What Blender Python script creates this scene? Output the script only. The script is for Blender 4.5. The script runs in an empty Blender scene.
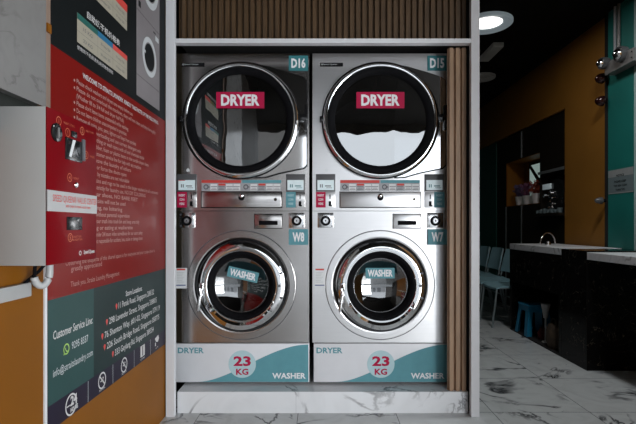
import bpy, bmesh, math, random
from mathutils import Vector, Matrix
random.seed(4)
PI = math.pi
C = bpy.context.scene.collection
F = 470.0            # focal length in pixels of the 636 px frame
EYE = 1.07           # camera height
VX, VY = 320.0, 226.0

def pX(px, Y): return (px - VX) * Y / F
def pZ(py, Y): return EYE - (py - VY) * Y / F

# ------------------------------------------------------------------ materials
def nm(name):
    m = bpy.data.materials.new(name); m.use_nodes = True
    return m, m.node_tree, m.node_tree.nodes['Principled BSDF']

def mat(name, col, rough=0.5, metal=0.0, var=0.06, scale=40.0, bump=0.0, coat=0.0, spec=0.5, rvar=0.0, emit=None, stretch=None):
    m, nt, b = nm(name)
    b.inputs['Base Color'].default_value = (*col, 1)
    b.inputs['Roughness'].default_value = rough
    b.inputs['Metallic'].default_value = metal
    b.inputs['Coat Weight'].default_value = coat
    b.inputs['Coat Roughness'].default_value = 0.08
    b.inputs['Specular IOR Level'].default_value = spec
    tc = nt.nodes.new('ShaderNodeTexCoord')
    mp = nt.nodes.new('ShaderNodeMapping')
    if stretch: mp.inputs['Scale'].default_value = stretch
    nz = nt.nodes.new('ShaderNodeTexNoise'); nz.inputs['Scale'].default_value = scale; nz.inputs['Detail'].default_value = 4
    nt.links.new(tc.outputs['Object'], mp.inputs['Vector']); nt.links.new(mp.outputs['Vector'], nz.inputs['Vector'])
    if var:
        mr = nt.nodes.new('ShaderNodeMapRange'); mr.inputs['From Min'].default_value = .3; mr.inputs['From Max'].default_value = .7
        mr.inputs['To Min'].default_value = 1 - var; mr.inputs['To Max'].default_value = 1 + var
        mx = nt.nodes.new('ShaderNodeMixRGB'); mx.blend_type = 'MULTIPLY'; mx.inputs[0].default_value = 1
        mx.inputs[1].default_value = (*col, 1)
        nt.links.new(nz.outputs['Fac'], mr.inputs['Value']); nt.links.new(mr.outputs['Result'], mx.inputs[2])
        nt.links.new(mx.outputs[0], b.inputs['Base Color'])
    if rvar:
        r2 = nt.nodes.new('ShaderNodeMapRange'); r2.inputs['From Min'].default_value = .3; r2.inputs['From Max'].default_value = .7
        r2.inputs['To Min'].default_value = rough - rvar; r2.inputs['To Max'].default_value = rough + rvar
        nt.links.new(nz.outputs['Fac'], r2.inputs['Value']); nt.links.new(r2.outputs['Result'], b.inputs['Roughness'])
    if bump:
        bp = nt.nodes.new('ShaderNodeBump'); bp.inputs['Strength'].default_value = bump; bp.inputs['Distance'].default_value = .002
        nt.links.new(nz.outputs['Fac'], bp.inputs['Height']); nt.links.new(bp.outputs['Normal'], b.inputs['Normal'])
    if emit:
        b.inputs['Emission Color'].default_value = (*emit[0], 1); b.inputs['Emission Strength'].default_value = emit[1]
    return m

def marble(name, base, vein, rough=0.15, tile=None, scale=1.6, width=.012, grout=(.12, .13, .13), vein2=.5, spec=.5):
    """white stone with thin broken dark veins; tile=(x0,dx,y0,dy) lays it as floor tiles with a fresh cut per tile"""
    m, nt, b = nm(name)
    N, L = nt.nodes.new, nt.links.new
    geo = N('ShaderNodeNewGeometry')
    vec = geo.outputs['Position']
    def math_(op, a, v=None, c=None):
        n = N('ShaderNodeMath'); n.operation = op
        for i, x in enumerate((a, v, c)):
            if x is None: continue
            if isinstance(x, (int, float)): n.inputs[i].default_value = x
            else: L(x, n.inputs[i])
        return n.outputs[0]
    line = None
    if tile:
        x0, dx, y0, dy = tile
        s = N('ShaderNodeSeparateXYZ'); L(vec, s.inputs[0])
        u = math_('DIVIDE', math_('SUBTRACT', s.outputs[0], x0), dx)
        v = math_('DIVIDE', math_('SUBTRACT', s.outputs[1], y0), dy)
        fu, fv = math_('FLOOR', u), math_('FLOOR', v)
        cmb = N('ShaderNodeCombineXYZ'); L(fu, cmb.inputs[0]); L(fv, cmb.inputs[1])
        wn = N('ShaderNodeTexWhiteNoise'); L(cmb.outputs[0], wn.inputs['Vector'])
        sc = N('ShaderNodeVectorMath'); sc.operation = 'SCALE'; sc.inputs['Scale'].default_value = 30; L(wn.outputs['Color'], sc.inputs[0])
        ad = N('ShaderNodeVectorMath'); ad.operation = 'ADD'; L(vec, ad.inputs[0]); L(sc.outputs[0], ad.inputs[1])
        vec = ad.outputs[0]
        g = .0035
        a1 = math_('MINIMUM', math_('FRACT', u), math_('SUBTRACT', 1, math_('FRACT', u)))
        a2 = math_('MINIMUM', math_('FRACT', v), math_('SUBTRACT', 1, math_('FRACT', v)))
        line = math_('LESS_THAN', math_('MINIMUM', a1, a2), g)
    n1 = N('ShaderNodeTexNoise'); n1.inputs['Scale'].default_value = scale; n1.inputs['Detail'].default_value = 6
    n1.inputs['Roughness'].default_value = .55; n1.inputs['Distortion'].default_value = .9; L(vec, n1.inputs['Vector'])
    d = math_('ABSOLUTE', math_('SUBTRACT', n1.outputs['Fac'], .5))
    v1 = N('ShaderNodeMapRange'); v1.interpolation_type = 'SMOOTHSTEP'; v1.inputs['From Min'].default_value = width; v1.inputs['From Max'].default_value = 0
    L(d, v1.inputs['Value'])
    n2 = N('ShaderNodeTexNoise'); n2.inputs['Scale'].default_value = scale * 1.7; n2.inputs['Detail'].default_value = 3; L(vec, n2.inputs['Vector'])
    m2 = N('ShaderNodeMapRange'); m2.inputs['From Min'].default_value = .46; m2.inputs['From Max'].default_value = .6; L(n2.outputs['Fac'], m2.inputs['Value'])
    veinf = math_('MULTIPLY', v1.outputs[0], m2.outputs[0])
    n3 = N('ShaderNodeTexNoise'); n3.inputs['Scale'].default_value = scale * 3; n3.inputs['Detail'].default_value = 8; n3.inputs['Distortion'].default_value = 1.5; L(vec, n3.inputs['Vector'])
    m3 = N('ShaderNodeMapRange'); m3.inputs['From Min'].default_value = .45; m3.inputs['From Max'].default_value = .75; m3.inputs['To Max'].default_value = .35 * vein2
    L(n3.outputs['Fac'], m3.inputs['Value'])
    tot = math_('MINIMUM', math_('ADD', veinf, m3.outputs[0]), 1)
    mx = N('ShaderNodeMixRGB'); mx.inputs[1].default_value = (*base, 1); mx.inputs[2].default_value = (*vein, 1); L(tot, mx.inputs[0])
    out = mx.outputs[0]
    if line is not None:
        m4 = N('ShaderNodeMixRGB'); L(line, m4.inputs[0]); L(out, m4.inputs[1]); m4.inputs[2].default_value = (*grout, 1); out = m4.outputs[0]
    L(out, b.inputs['Base Color'])
    b.inputs['Roughness'].default_value = rough
    b.inputs['Specular IOR Level'].default_value = spec
    return m

def glass(name, tint=(.35, .36, .37), refl=.33, rough=.01):
    m = bpy.data.materials.new(name); m.use_nodes = True
    nt = m.node_tree; nt.nodes.clear()
    o = nt.nodes.new('ShaderNodeOutputMaterial'); t = nt.nodes.new('ShaderNodeBsdfTransparent'); g = nt.nodes.new('ShaderNodeBsdfGlossy')
    mx = nt.nodes.new('ShaderNodeMixShader'); lw = nt.nodes.new('ShaderNodeFresnel'); lw.inputs['IOR'].default_value = 1.5
    ad = nt.nodes.new('ShaderNodeMath'); ad.operation = 'ADD'; ad.use_clamp = True; ad.inputs[1].default_value = refl - .04
    t.inputs[0].default_value = (*tint, 1); g.inputs['Color'].default_value = (.95, .96, .97, 1); g.inputs['Roughness'].default_value = rough
    tc = nt.nodes.new('ShaderNodeTexCoord'); nz = nt.nodes.new('ShaderNodeTexNoise'); nz.inputs['Scale'].default_value = 5
    bp = nt.nodes.new('ShaderNodeBump'); bp.inputs['Strength'].default_value = .12; bp.inputs['Distance'].default_value = .01
    nt.links.new(tc.outputs['Object'], nz.inputs['Vector']); nt.links.new(nz.outputs['Fac'], bp.inputs['Height']); nt.links.new(bp.outputs['Normal'], g.inputs['Normal'])
    nt.links.new(lw.outputs[0], ad.inputs[0]); nt.links.new(ad.outputs[0], mx.inputs[0])
    nt.links.new(t.outputs[0], mx.inputs[1]); nt.links.new(g.outputs[0], mx.inputs[2]); nt.links.new(mx.outputs[0], o.inputs[0])
    return m

M = {}
M['steel'] = mat('brushed_steel', (.74, .73, .735), .31, 1.0, .02, 6, 0, rvar=.01, stretch=(1, 1, 14))
M['steel_shaded'] = mat('brushed_steel_shaded', (.55, .53, .52), .2, 1.0, .02, 6, 0, rvar=.01, stretch=(1, 1, 14))  # same steel painted darker for the dim reflections in the left machines
M['chrome'] = mat('chrome', (.86, .86, .87), .05, 1.0, .02, 8)
M['chrome_soft'] = mat('satin_chrome', (.80, .80, .81), .16, 1.0, .02, 8)
M['trimring'] = mat('grey_trim_metal', (.22, .22, .225), .25, 1.0, .02, 8)
M['drum'] = mat('dark_drum', (.035, .035, .037), .4, 1.0, .3, 60)
M['black'] = mat('black_rubber', (.006, .006, .007), .6, 0, .2, 30, spec=0.04)
M['blackgloss'] = mat('black_gloss', (.012, .012, .013), .12, 0, .1, 10)
M['gap'] = mat('dark_gap', (.006, .005, .005), .9, 0, .1, 10)
M['reflect_and_keyhole'] = mat('dark_reflection_and_keyhole', (.035, .028, .018), .35, .6, .2, 10)  # keyholes, and the painted dark reflection down the left machines' edge
M['glass'] = glass('door_glass', (.22, .23, .24))
M['glass_dark'] = glass('porthole_glass', (.3, .31, .32), .22)
M['teal'] = mat('teal_vinyl', (.115, .30, .345), .4, 0, .04, 20, spec=0.15)
M['teal_dk'] = mat('deep_teal_vinyl', (.045, .185, .205), .4, 0, .04, 20, spec=0.15)
M['teal_lt'] = mat('pale_teal_vinyl', (.44, .60, .64), .4, 0, .03, 20, spec=0.15)
M['crimson'] = mat('crimson_vinyl', (.42, .012, .06), .4, 0, .04, 20, spec=0.15)
M['whitev'] = mat('white_vinyl', (.78, .78, .80), .4, 0, .02, 20)
M['paper'] = mat('white_paper', (.68, .69, .70), .6, 0, .03, 20)
M['panelw'] = mat('white_panel', (.70, .71, .74), .35, 0, .02, 12)
M['greyprint'] = mat('grey_print', (.33, .34, .36), .5, 0, .1, 60)
M['greydk'] = mat('dark_print', (.10, .10, .11), .5, 0, .1, 60)
M['redprint'] = mat('red_print', (.55, .05, .04), .5, 0, .05, 30)
M['bluep'] = mat('navy_print', (.03, .06, .2), .5, 0, .05, 30)
M['bezel'] = mat('grey_bezel', (.09, .09, .095), .35, 0, .1, 20)
M['screen'] = mat('lcd_screen', (.62, .72, .74), .25, 0, .05, 40, emit=((.7, .85, .9), .12))
M['trimw'] = mat('white_trim_paint', (.66, .66, .68), .35, 0, .02, 10)
M['wood_shaded'] = mat('slats_shaded', (.075, .042, .019), .5, 0, .25, 9, .2, stretch=(6, 6, .6))  # slat wood in a shaded tone, for the dim panel above the rail
M['wood'] = mat('slats_lit', (0.3172, 0.1958, 0.1148), .5, 0, .2, 9, .2, stretch=(6, 6, .6))  # the same slats painted in a lit tone, beside the machines
M['orange'] = mat('orange_paint', (0.1980, 0.0693, 0.0040), .5, 0, .10, 2.5, .05, spec=0.15)
M['orange_in'] = mat('ochre_paint', (0.2400, 0.1040, 0.0144), .5, 0, .10, 2.5, .05)
M['ceil'] = mat('dark_ceiling_paint', (.008, .007, .006), .8, 0, .2, 3, spec=.02)
M['tealwall'] = mat('teal_wall_paint', (.012, .15, .13), .4, 0, .10, 3)
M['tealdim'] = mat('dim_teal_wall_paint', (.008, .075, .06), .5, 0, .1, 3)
M['palewall'] = mat('pale_wall_paint', (.35, .48, .46), .5, 0, .05, 3)
M['darkpanel'] = mat('dark_wood_panel', (.012, .009, .006), .5, 0, .3, 12, spec=.2, stretch=(4, 4, .4))
M['metalstrip'] = mat('aluminium_strip', (.5, .53, .55), .3, .8, .05, 12)
M['floor'] = marble('marble_floor_tiles', (.55, .575, .58), (.075, .08, .085), .13, tile=(-.125, .558, 2.70, .60), scale=1.9, width=.03, vein2=.55)
M['platform'] = marble('white_marble', (.72, .73, .75), (.22, .22, .23), .22, scale=1.5, width=.02, vein2=.35)
M['marblewall'] = marble('speckled_marble', (0.19, 0.185, 0.18), (.14, .135, .13), .25, scale=5.0, width=.03, vein2=.7)
M['slab'] = marble('white_counter_marble', (.68, .69, .71), (.35, .35, .36), .3, scale=4, width=.04, vein2=.9)
M['granite'] = marble('black_marble', (.006, .006, .006), (.12, .10, .075), .12, scale=7, width=.008, vein2=.05, spec=0.12)
M['redp'] = mat('red_poster', (0.165, 0.006, 0.004), .30, 0, .04, 6, spec=.06)
M['redbox'] = mat('red_machine_face', (0.1560, 0.0018, 0.0048), .35, 0, .03, 8, spec=.06)
M['blackp'] = mat('black_poster', (0.0060, 0.0078, 0.0084), .5, 0, .1, 6, spec=.08)
M['tealp'] = mat('grey_teal_poster', (0.0240, 0.0600, 0.0570), .45, 0, .05, 6, spec=.12)
M['greenp'] = mat('dark_green_poster', (0.0072, 0.0204, 0.0198), .45, 0, .05, 6, spec=0.15)
M['purplep'] = mat('dark_purple_poster', (0.0144, 0.0102, 0.0228), .45, 0, .05, 6, spec=0.15)
M['beige'] = mat('beige_print', (0.3300, 0.3000, 0.2340), .45, 0, .04, 20)
M['bluehead'] = mat('blue_print', (0.0120, 0.1320, 0.2520), .45, 0, .04, 20)
M['greenhead'] = mat('green_print', (0.0120, 0.1020, 0.0840), .45, 0, .04, 20)
M['olive'] = mat('olive_print', (0.1500, 0.1200, 0.0240), .45, 0, .04, 20)
M['photo'] = mat('printed_photo_grey', (0.1980, 0.1800, 0.1860), .4, 0, .05, 5, spec=0.15)
M['pinktext'] = mat('pale_pink_print', (0.3720, 0.1980, 0.1800), .5, 0, .03, 20)
M['whitetext'] = mat('white_print', (0.5460, 0.5320, 0.5250), .5, 0, .03, 20)
M['orangetext'] = mat('orange_print', (0.4550, 0.1120, 0.0490), .5, 0, .03, 20)
M['greyt'] = mat('light_grey_print', (.5, .52, .53), .5, 0, .03, 20)
M['wagreen'] = mat('lime_print', (.35, .55, .12), .5, 0, .03, 20)
M['boxw'] = mat('white_enamel', (0.3360, 0.3320, 0.3240), .4, 0, .02, 6, spec=0.15)
M['plasticw'] = mat('white_plastic', (0.3720, 0.3720, 0.3720), .4, 0, .03, 12)
M['chairp'] = mat('blue_grey_plastic', (.27, .46, .52), .4, 0, .06, 12)
M['chairm'] = mat('grey_chair_steel', (.30, .36, .37), .35, .7, .06, 12)
M['stool'] = mat('blue_plastic', (.015, .19, .34), .35, 0, .05, 12)
M['reddark'] = mat('dark_red_cloth', (.09, .008, .008), .8, 0, .2, 30)
M['sack'] = mat('brown_sack', (.045, .028, .015), .8, 0, .5, 30)
M['silver'] = mat('silver_housing', (0.2100, 0.2000, 0.1950), .35, .3, .05, 12)
M['darkbell'] = mat('dark_lacquer', (.03, .008, .008), .12, .3, .1, 12)
M['noticegrey'] = mat('dim_grey_paper', (.13, .17, .18), .6, 0, .05, 20)
M['noticepale'] = mat('dim_pale_paper', (.25, .27, .27), .6, 0, .05, 20)
M['recess_shade'] = mat('recess_shade_band', (.010, .013, .010), .6, 0, .2, 12)
M['woodtrim'] = mat('pale_wood_trim', (0.2160, 0.1500, 0.1140), .5, 0, .1, 12)
M['lampring'] = mat('white_lamp_ring', (.60, .68, .72), .4, 0, .02, 12, emit=((.7, .85, .95), .10))
M['lampdisc'] = mat('lit_lamp_disc', (.9, .9, .9), .4, 0, .02, 12, emit=((1, .98, .95), 3.0))
M['lampoff'] = mat('unlit_lamp_glow', (.16, .16, .15), .4, .3, .05, 12, emit=((1, .95, .85), .012))  # faint glow put into the material of unlit fixtures
M['pot'] = mat('white_ceramic', (.55, .52, .50), .35, 0, .03, 12)
M['flower_v'] = mat('violet_flowers', (.10, .07, .14), .8, 0, .3, 60)
M['flower_p'] = mat('plum_flowers', (.16, .05, .10), .8, 0, .3, 60)
M['flower_r'] = mat('rust_red_flowers', (.28, .04, .015), .8, 0, .3, 60)
M['windowlit'] = mat('window_light', (.6, .75, .72), .3, 0, .05, 12, emit=((.65, .85, .8), .28))
M['pave'] = mat('pavement', (.50, .51, .52), .8, 0, .1, 3)
M['facade'] = mat('facade_paint', (.75, .76, .77), .8, 0, .06, 1.5)
M['facadegrey'] = mat('facade_grey', (.16, .15, .14), .8, 0, .06, 1.5)
M['facadedk'] = mat('facade_dark', (.35, .36, .37), .4, 0, .1, 1.5)
M['canopy'] = mat('canopy_soffit', (.02, .017, .014), .8, 0, .2, 3, spec=.02)
M['rattan'] = mat('rattan', (.42, .19, .06), .6, 0, .3, 30)

# ------------------------------------------------------------------ geometry helpers
def add_box(bm, x0, x1, y0, y1, z0, z1, bev=0.0, seg=2):
    r = bmesh.ops.create_cube(bm, size=1.0)
    vs = r['verts']
    for v in vs:
        v.co = Vector(((x0 + x1) / 2 + v.co.x * (x1 - x0), (y0 + y1) / 2 + v.co.y * (y1 - y0), (z0 + z1) / 2 + v.co.z * (z1 - z0)))
    if bev:
        es = {e for v in vs for e in v.link_edges}
        bmesh.ops.bevel(bm, geom=list(es), offset=bev, segments=seg, affect='EDGES', profile=.5)
    return vs

def add_lathe(bm, prof, c, axis='Y', n=64, a0=0.0, a1=2 * PI, closed=True):
    """revolve prof [(r, h)] about an axis through c. axis Y: h is along Y, circle in XZ. Z: h along Z. X: h along X."""
    full = abs(a1 - a0 - 2 * PI) < 1e-6
    k = n if full else n + 1
    rings = []
    for i in range(k):
        a = a0 + (a1 - a0) * i / n
        ca, sa = math.cos(a), math.sin(a)
        row = []
        for r, h in prof:
            if axis == 'Y': p = (c[0] + r * ca, c[1] + h, c[2] + r * sa)
            elif axis == 'Z': p = (c[0] + r * ca, c[1] + r * sa, c[2] + h)
            else: p = (c[0] + h, c[1] + r * ca, c[2] + r * sa)
            row.append(bm.verts.new(p))
        rings.append(row)
    for i in range(k if full else k - 1):
        A, B = rings[i], rings[(i + 1) % k]
        for j in range(len(prof) - 1):
            try: bm.faces.new((A[j], B[j], B[j + 1], A[j + 1]))
            except ValueError: pass
    bmesh.ops.remove_doubles(bm, verts=bm.verts, dist=1e-6)

def add_tube(bm, pts, r, n=8, taper=None):
    pts = [Vector(p) for p in pts]
    rings = []
    up = Vector((0, 0, 1))
    for i, p in enumerate(pts):
        d = (pts[min(i + 1, len(pts) - 1)] - pts[max(i - 1, 0)]).normalized()
        u = up if abs(d.dot(up)) < .95 else Vector((1, 0, 0))
        s = d.cross(u).normalized(); t = s.cross(d).normalized()
        rr = r if taper is None else r * taper[i]
        rings.append([bm.verts.new(p + (s * math.cos(2 * PI * k / n) + t * math.sin(2 * PI * k / n)) * rr) for k in range(n)])
    for A, B in zip(rings, rings[1:]):
        for k in range(n): bm.faces.new((A[k], A[(k + 1) % n], B[(k + 1) % n], B[k]))
    bm.faces.new(rings[0][::-1]); bm.faces.new(rings[-1])

def add_prism(bm, pts, mtx, depth):
    """flat polygon pts (u,v) extruded by depth along the frame's normal; mtx maps (u,v,n)"""
    a = [bm.verts.new(mtx @ Vector((u, v, 0))) for u, v in pts]
    if depth == 0:
        bm.faces.new(a); return
    b = [bm.verts.new(mtx @ Vector((u, v, depth))) for u, v in pts]
    n = len(pts)
    bm.faces.new(b); bm.faces.new(a[::-1])
    for i in range(n): bm.faces.new((a[i], a[(i + 1) % n], b[(i + 1) % n], b[i]))

def frame_front(x, y, z):   # u -> +X, v -> +Z, normal -> -Y
    return Matrix(((1, 0, 0, x), (0, 0, -1, y), (0, 1, 0, z), (0, 0, 0, 1)))
def frame_left(x, y, z):    # on a wall facing +X: u -> +Y, v -> +Z, normal -> +X
    return Matrix(((0, 0, 1, x), (1, 0, 0, y), (0, 1, 0, z), (0, 0, 0, 1)))
def frame_right(x, y, z):   # on a wall facing -X: u -> -Y, v -> +Z, normal -> -X
    return Matrix(((0, 0, -1, x), (-1, 0, 0, y), (0, 1, 0, z), (0, 0, 0, 1)))

_tc = {}
def text_geo(body, bold=0.0, res=2):
    k = (body, bold)
    if k in _tc: return _tc[k]
    cu = bpy.data.curves.new('t', 'FONT'); cu.body = body; cu.size = 1; cu.offset = bold; cu.resolution_u = res
    o = bpy.data.objects.new('t', cu); C.objects.link(o)
    dg = bpy.context.evaluated_depsgraph_get(); dg.update()
    me = bpy.data.meshes.new_from_object(o.evaluated_get(dg))
    vs = [v.co.copy() for v in me.vertices]; fs = [tuple(p.vertices) for p in me.polygons]
    bpy.data.objects.remove(o); bpy.data.curves.remove(cu); bpy.data.meshes.remove(me)
    _tc[k] = (vs, fs)
    return _tc[k]

def add_text(bm, body, mtx, w=None, h=None, size=None, align='C', bold=0.0, rot=0.0):
    """w,h: fit the ink box exactly; size: font size with width w optional. anchored at ink-box centre (C) or left-centre (L) / baseline-left (B)"""
    vs, fs = text_geo(body, bold)
    if not vs: return
    x0 = min(v.x for v in vs); x1 = max(v.x for v in vs); y0 = min(v.y for v in vs); y1 = max(v.y for v in vs)
    sy = (h / (y1 - y0)) if h else size
    sx = (w / (x1 - x0)) if w else sy
    ax = (x0 + x1) / 2 if align == 'C' else x0
    ay = 0 if align == 'B' else (y0 + y1) / 2
    R = Matrix.Rotation(rot, 4, 'Z')
    nv = [bm.verts.new(mtx @ (R @ Vector(((v.x - ax) * sx, (v.y - ay) * sy, 0)))) for v in vs]
    for f in fs:
        try: bm.faces.new([nv[i] for i in f])
        except ValueError: pass

def obj(name, bm, m, parent=None, smooth=False, loc=None):
    bmesh.ops.recalc_face_normals(bm, faces=bm.faces)
    me = bpy.data.meshes.new(name); bm.to_mesh(me); bm.free()
    me.materials.append(M[m] if isinstance(m, str) else m)
    if smooth:
        for p in me.polygons: p.use_smooth = True
        try: me.set_sharp_from_angle(angle=math.radians(38))
        except Exception: pass
    o = bpy.data.objects.new(name, me); C.objects.link(o)
    if parent: o.parent = parent
    if loc: o.location = loc
    return o

def tag(o, label, cat, group=None):
    o['label'] = label; o['category'] = cat
    if group: o['group'] = group
    return o
def thing(name, label, cat, loc, rotz=0, group=None):
    o = bpy.data.objects.new(name, None); C.objects.link(o); o.location = loc; o.rotation_euler = (0, 0, rotz)
    o.empty_display_size = .05
    return tag(o, label, cat, group)
def struct(name, bm, m, parent=None, smooth=False):
    o = obj(name, bm, m, parent, smooth)
    if not parent: o['kind'] = 'structure'
    return o
def B(): return bmesh.new()
def boxo(name, m, parent, x0, x1, y0, y1, z0, z1, bev=0.0):
    b = B(); add_box(b, x0, x1, y0, y1, z0, z1, bev); return obj(name, b, m, parent, smooth=bev > 0)
def boxs(name, m, x0, x1, y0, y1, z0, z1, bev=0.0):
    b = B(); add_box(b, x0, x1, y0, y1, z0, z1, bev); return struct(name, b, m)
def ring_pts(cx, cy, r, n=32, a0=0, a1=2 * PI):
    return [(cx + r * math.cos(a0 + (a1 - a0) * i / n), cy + r * math.sin(a0 + (a1 - a0) * i / n)) for i in range(n)]
def add_ring(bm, cx, cy, ro, ri, mtx, n=32, sq=1.0):
    o = [bm.verts.new(mtx @ Vector((cx + ro * math.cos(2 * PI * i / n), cy + sq * ro * math.sin(2 * PI * i / n), 0))) for i in range(n)]
    q = [bm.verts.new(mtx @ Vector((cx + ri * math.cos(2 * PI * i / n), cy + sq * ri * math.sin(2 * PI * i / n), 0))) for i in range(n)]
    for i in range(n): bm.faces.new((o[i], o[(i + 1) % n], q[(i + 1) % n], q[i]))
def add_rect(bm, mtx, u0, u1, v0, v1, n=0.0):
    bm.faces.new([bm.verts.new(mtx @ Vector(p)) for p in ((u0, v0, n), (u1, v0, n), (u1, v1, n), (u0, v1, n))])

def add_holed_front(bm, x0, x1, z0, z1, cx, cz, r, y, depth):
    """cabinet shell: front sheet with a round hole, four sides and a back"""
    ang = [2 * PI * i / 72 for i in range(72)]
    for X, Z in ((x0, z0), (x1, z0), (x1, z1), (x0, z1)): ang.append(math.atan2(Z - cz, X - cx) % (2 * PI))
    ang = sorted(set(round(a, 6) for a in ang))
    inn, out, deep = [], [], []
    for a in ang:
        ca, sa = math.cos(a), math.sin(a)
        t = min(((x1 - cx) / ca if ca > 1e-9 else 9e9), ((x0 - cx) / ca if ca < -1e-9 else 9e9), ((z1 - cz) / sa if sa > 1e-9 else 9e9), ((z0 - cz) / sa if sa < -1e-9 else 9e9))
        inn.append(bm.verts.new((cx + r * ca, y, cz + r * sa)))
        out.append(bm.verts.new((cx + t * ca, y, cz + t * sa)))
        deep.append(bm.verts.new((cx + t * ca, y + depth, cz + t * sa)))
    n = len(ang)
    for i in range(n):
        j = (i + 1) % n
        bm.faces.new((inn[i], inn[j], out[j], out[i])); bm.faces.new((out[i], out[j], deep[j], deep[i]))
    bm.faces.new(deep)

# ------------------------------------------------------------------ camera
cam = bpy.data.cameras.new('camera'); co = bpy.data.objects.new('camera', cam); C.objects.link(co)
co.location = (0, 0, EYE); co.rotation_euler = (PI / 2, 0, 0)
cam.sensor_width = 36; cam.lens = 36 * F / 636
cam.shift_x = -(VX - 318) / 636; cam.shift_y = (VY - 212) / 636
cam.clip_start = .05
bpy.context.scene.camera = co

# ------------------------------------------------------------------ setting
XL, XR, ZC = -.87, 2.50, 2.90
boxs('floor', 'floor', -1.2, 4.4, -3.2, 8.0, -.05, 0)
boxs('wall_left', 'orange', -1.0, XL, -1.3, 2.66, 0, ZC)
boxs('reflection_panel_added', 'darkpanel', XL, XL + .012, -1.3, .50, 0, ZC)  # unseen dark panel, added to darken what the left machines reflect
boxs('ceiling', 'ceil', -1.2, 4.4, -3.0, 8.0, ZC, ZC + .1)
boxs('wall_far', 'tealdim', .8, 4.4, 7.9, 8.0, 0, ZC)
boxs('wall_light_block', 'orange_in', 1.32, 4.4, 1.82, 1.90, 0, ZC)  # unseen wall, placed to block light and darken the right room
# marble cladding and trims on the near end of the left wall
boxs('wall_left_cladding', 'marblewall', XL, -.84, .502, 1.441, 1.433, ZC)
boxs('trim_1', 'woodtrim', XL, -.861, 1.470, 1.5015, .97, ZC)
boxs('trim_2', 'trimw', XL, -.864, 1.478, 1.489, 0, .97)
boxs('shade_strip', 'recess_shade', XL, -.866, .80, 1.441, 1.33, 1.433)  # dark strip painted for the shadowed recess under the marble
boxo('bracket', 'orange', None, -.862, -.856, 1.478, 1.499, pZ(29, 1.46), pZ(20, 1.46)); tag(bpy.data.objects['bracket'], 'small orange bracket on the wood strip between marble and poster', 'bracket')
# niche around the machines
YP, YN, YM = 2.63, 2.683, 2.81
xl0, xl1, xr0, xr1 = pX(165.6, YP), pX(174.3, YP), pX(471.2, YP), pX(479.6, YP)
PZ = .1235
boxs('trim_4', 'trimw', xl0, xl1, YP, YP + .034, 0, ZC, .002)          # left post
boxs('trim_5', 'trimw', xr0, xr1, YP, YP + .034, 0, ZC, .002)          # right post
rz1, rz0 = pZ(38.3, YP), pZ(42.8, YP)
boxs('trim_6', 'trimw', xl1, xr0, YP + .002, YP + .045, rz0, rz1, .001)     # rail
boxs('wall_niche_side', 'gap', -.95, -.886, YP + .034, 3.7, 0, ZC)
boxs('wall_niche_right', 'gap', xr0 + .012, xr1, YP + .034, 3.7, 0, ZC)
boxs('wall_leak_block', 'gap', .80, xr1, 3.7, 7.9, 0, ZC)  # unseen wall, added to stop sky light leaking in behind the niche
boxs('wall_niche_back', 'gap', xl0, xr1, 3.7, 3.78, 0, ZC)
boxs('wall_niche_top', 'gap', xl1, xr0, 2.76, 3.7, rz1 + .01, ZC)
b = B(); add_box(b, xl1, xr0, YN, 3.68, 0, PZ, .002)
struct('platform', b, 'platform')
boxs('trim_7', 'greyprint', pX(296, YN) - .0007, pX(296, YN) + .0007, YN - .0006, YN + .01, 0.001, PZ - .002)

def slats(name, m, x0, x1, y, z0, z1, pitch, label, cat):
    b = B()
    add_box(b, x0, x1, y + .016, y + .026, z0, z1)
    x = x1 - pitch * .5
    while x > x0 + pitch * .4:
        w = pitch * .40
        pts = [(x - w, y + .016), (x - w * .72, y), (x + w * .72, y), (x + w, y + .016)]
        lo = [b.verts.new((px, py, z0)) for px, py in pts]; hi = [b.verts.new((px, py, z1)) for px, py in pts]
        for i in range(4): b.faces.new((lo[i], lo[(i + 1) % 4], hi[(i + 1) % 4], hi[i]))
        b.faces.new(lo); b.faces.new(hi)
        x -= pitch
    return tag(obj(name, b, m), label, cat)
slats('slatted_panel', 'wood_shaded', xl1 + .001, xr0 - .001, 2.70, rz1 + .002, ZC - .01, .0358, 'wide shade-toned wood slatted panel above the white rail over both dryers', 'wall panel')
slats('slatted_panel', 'wood', pX(448, 2.70), xr0 - .002, 2.695, PZ + .001, rz0 - .003, .0362, 'narrow upright lit-toned slatted panel filling the narrow gap beside the machines D15 and W7', 'wall panel')

# ------------------------------------------------------------------ machines
S = F / YM
def U(d): return d / S
SEAM, BASE = 211.0, 343.0
HW = 67.6

def tag_plate(par, name, m, dx0, dx1, y0, y1, V, txt, tw, th, bold=.04, ny=-.002, tm='whitev'):
    p = boxo(name, m, par, U(dx0), U(dx1), ny - .002, ny, V(y1), V(y0))
    t = B(); add_text(t, txt, frame_front(U((dx0 + dx1) / 2), ny - .0028, (V(y0) + V(y1)) / 2), w=U(tw), h=U(th), bold=bold)
    obj('lettering', t, tm, p)
    return p

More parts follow.
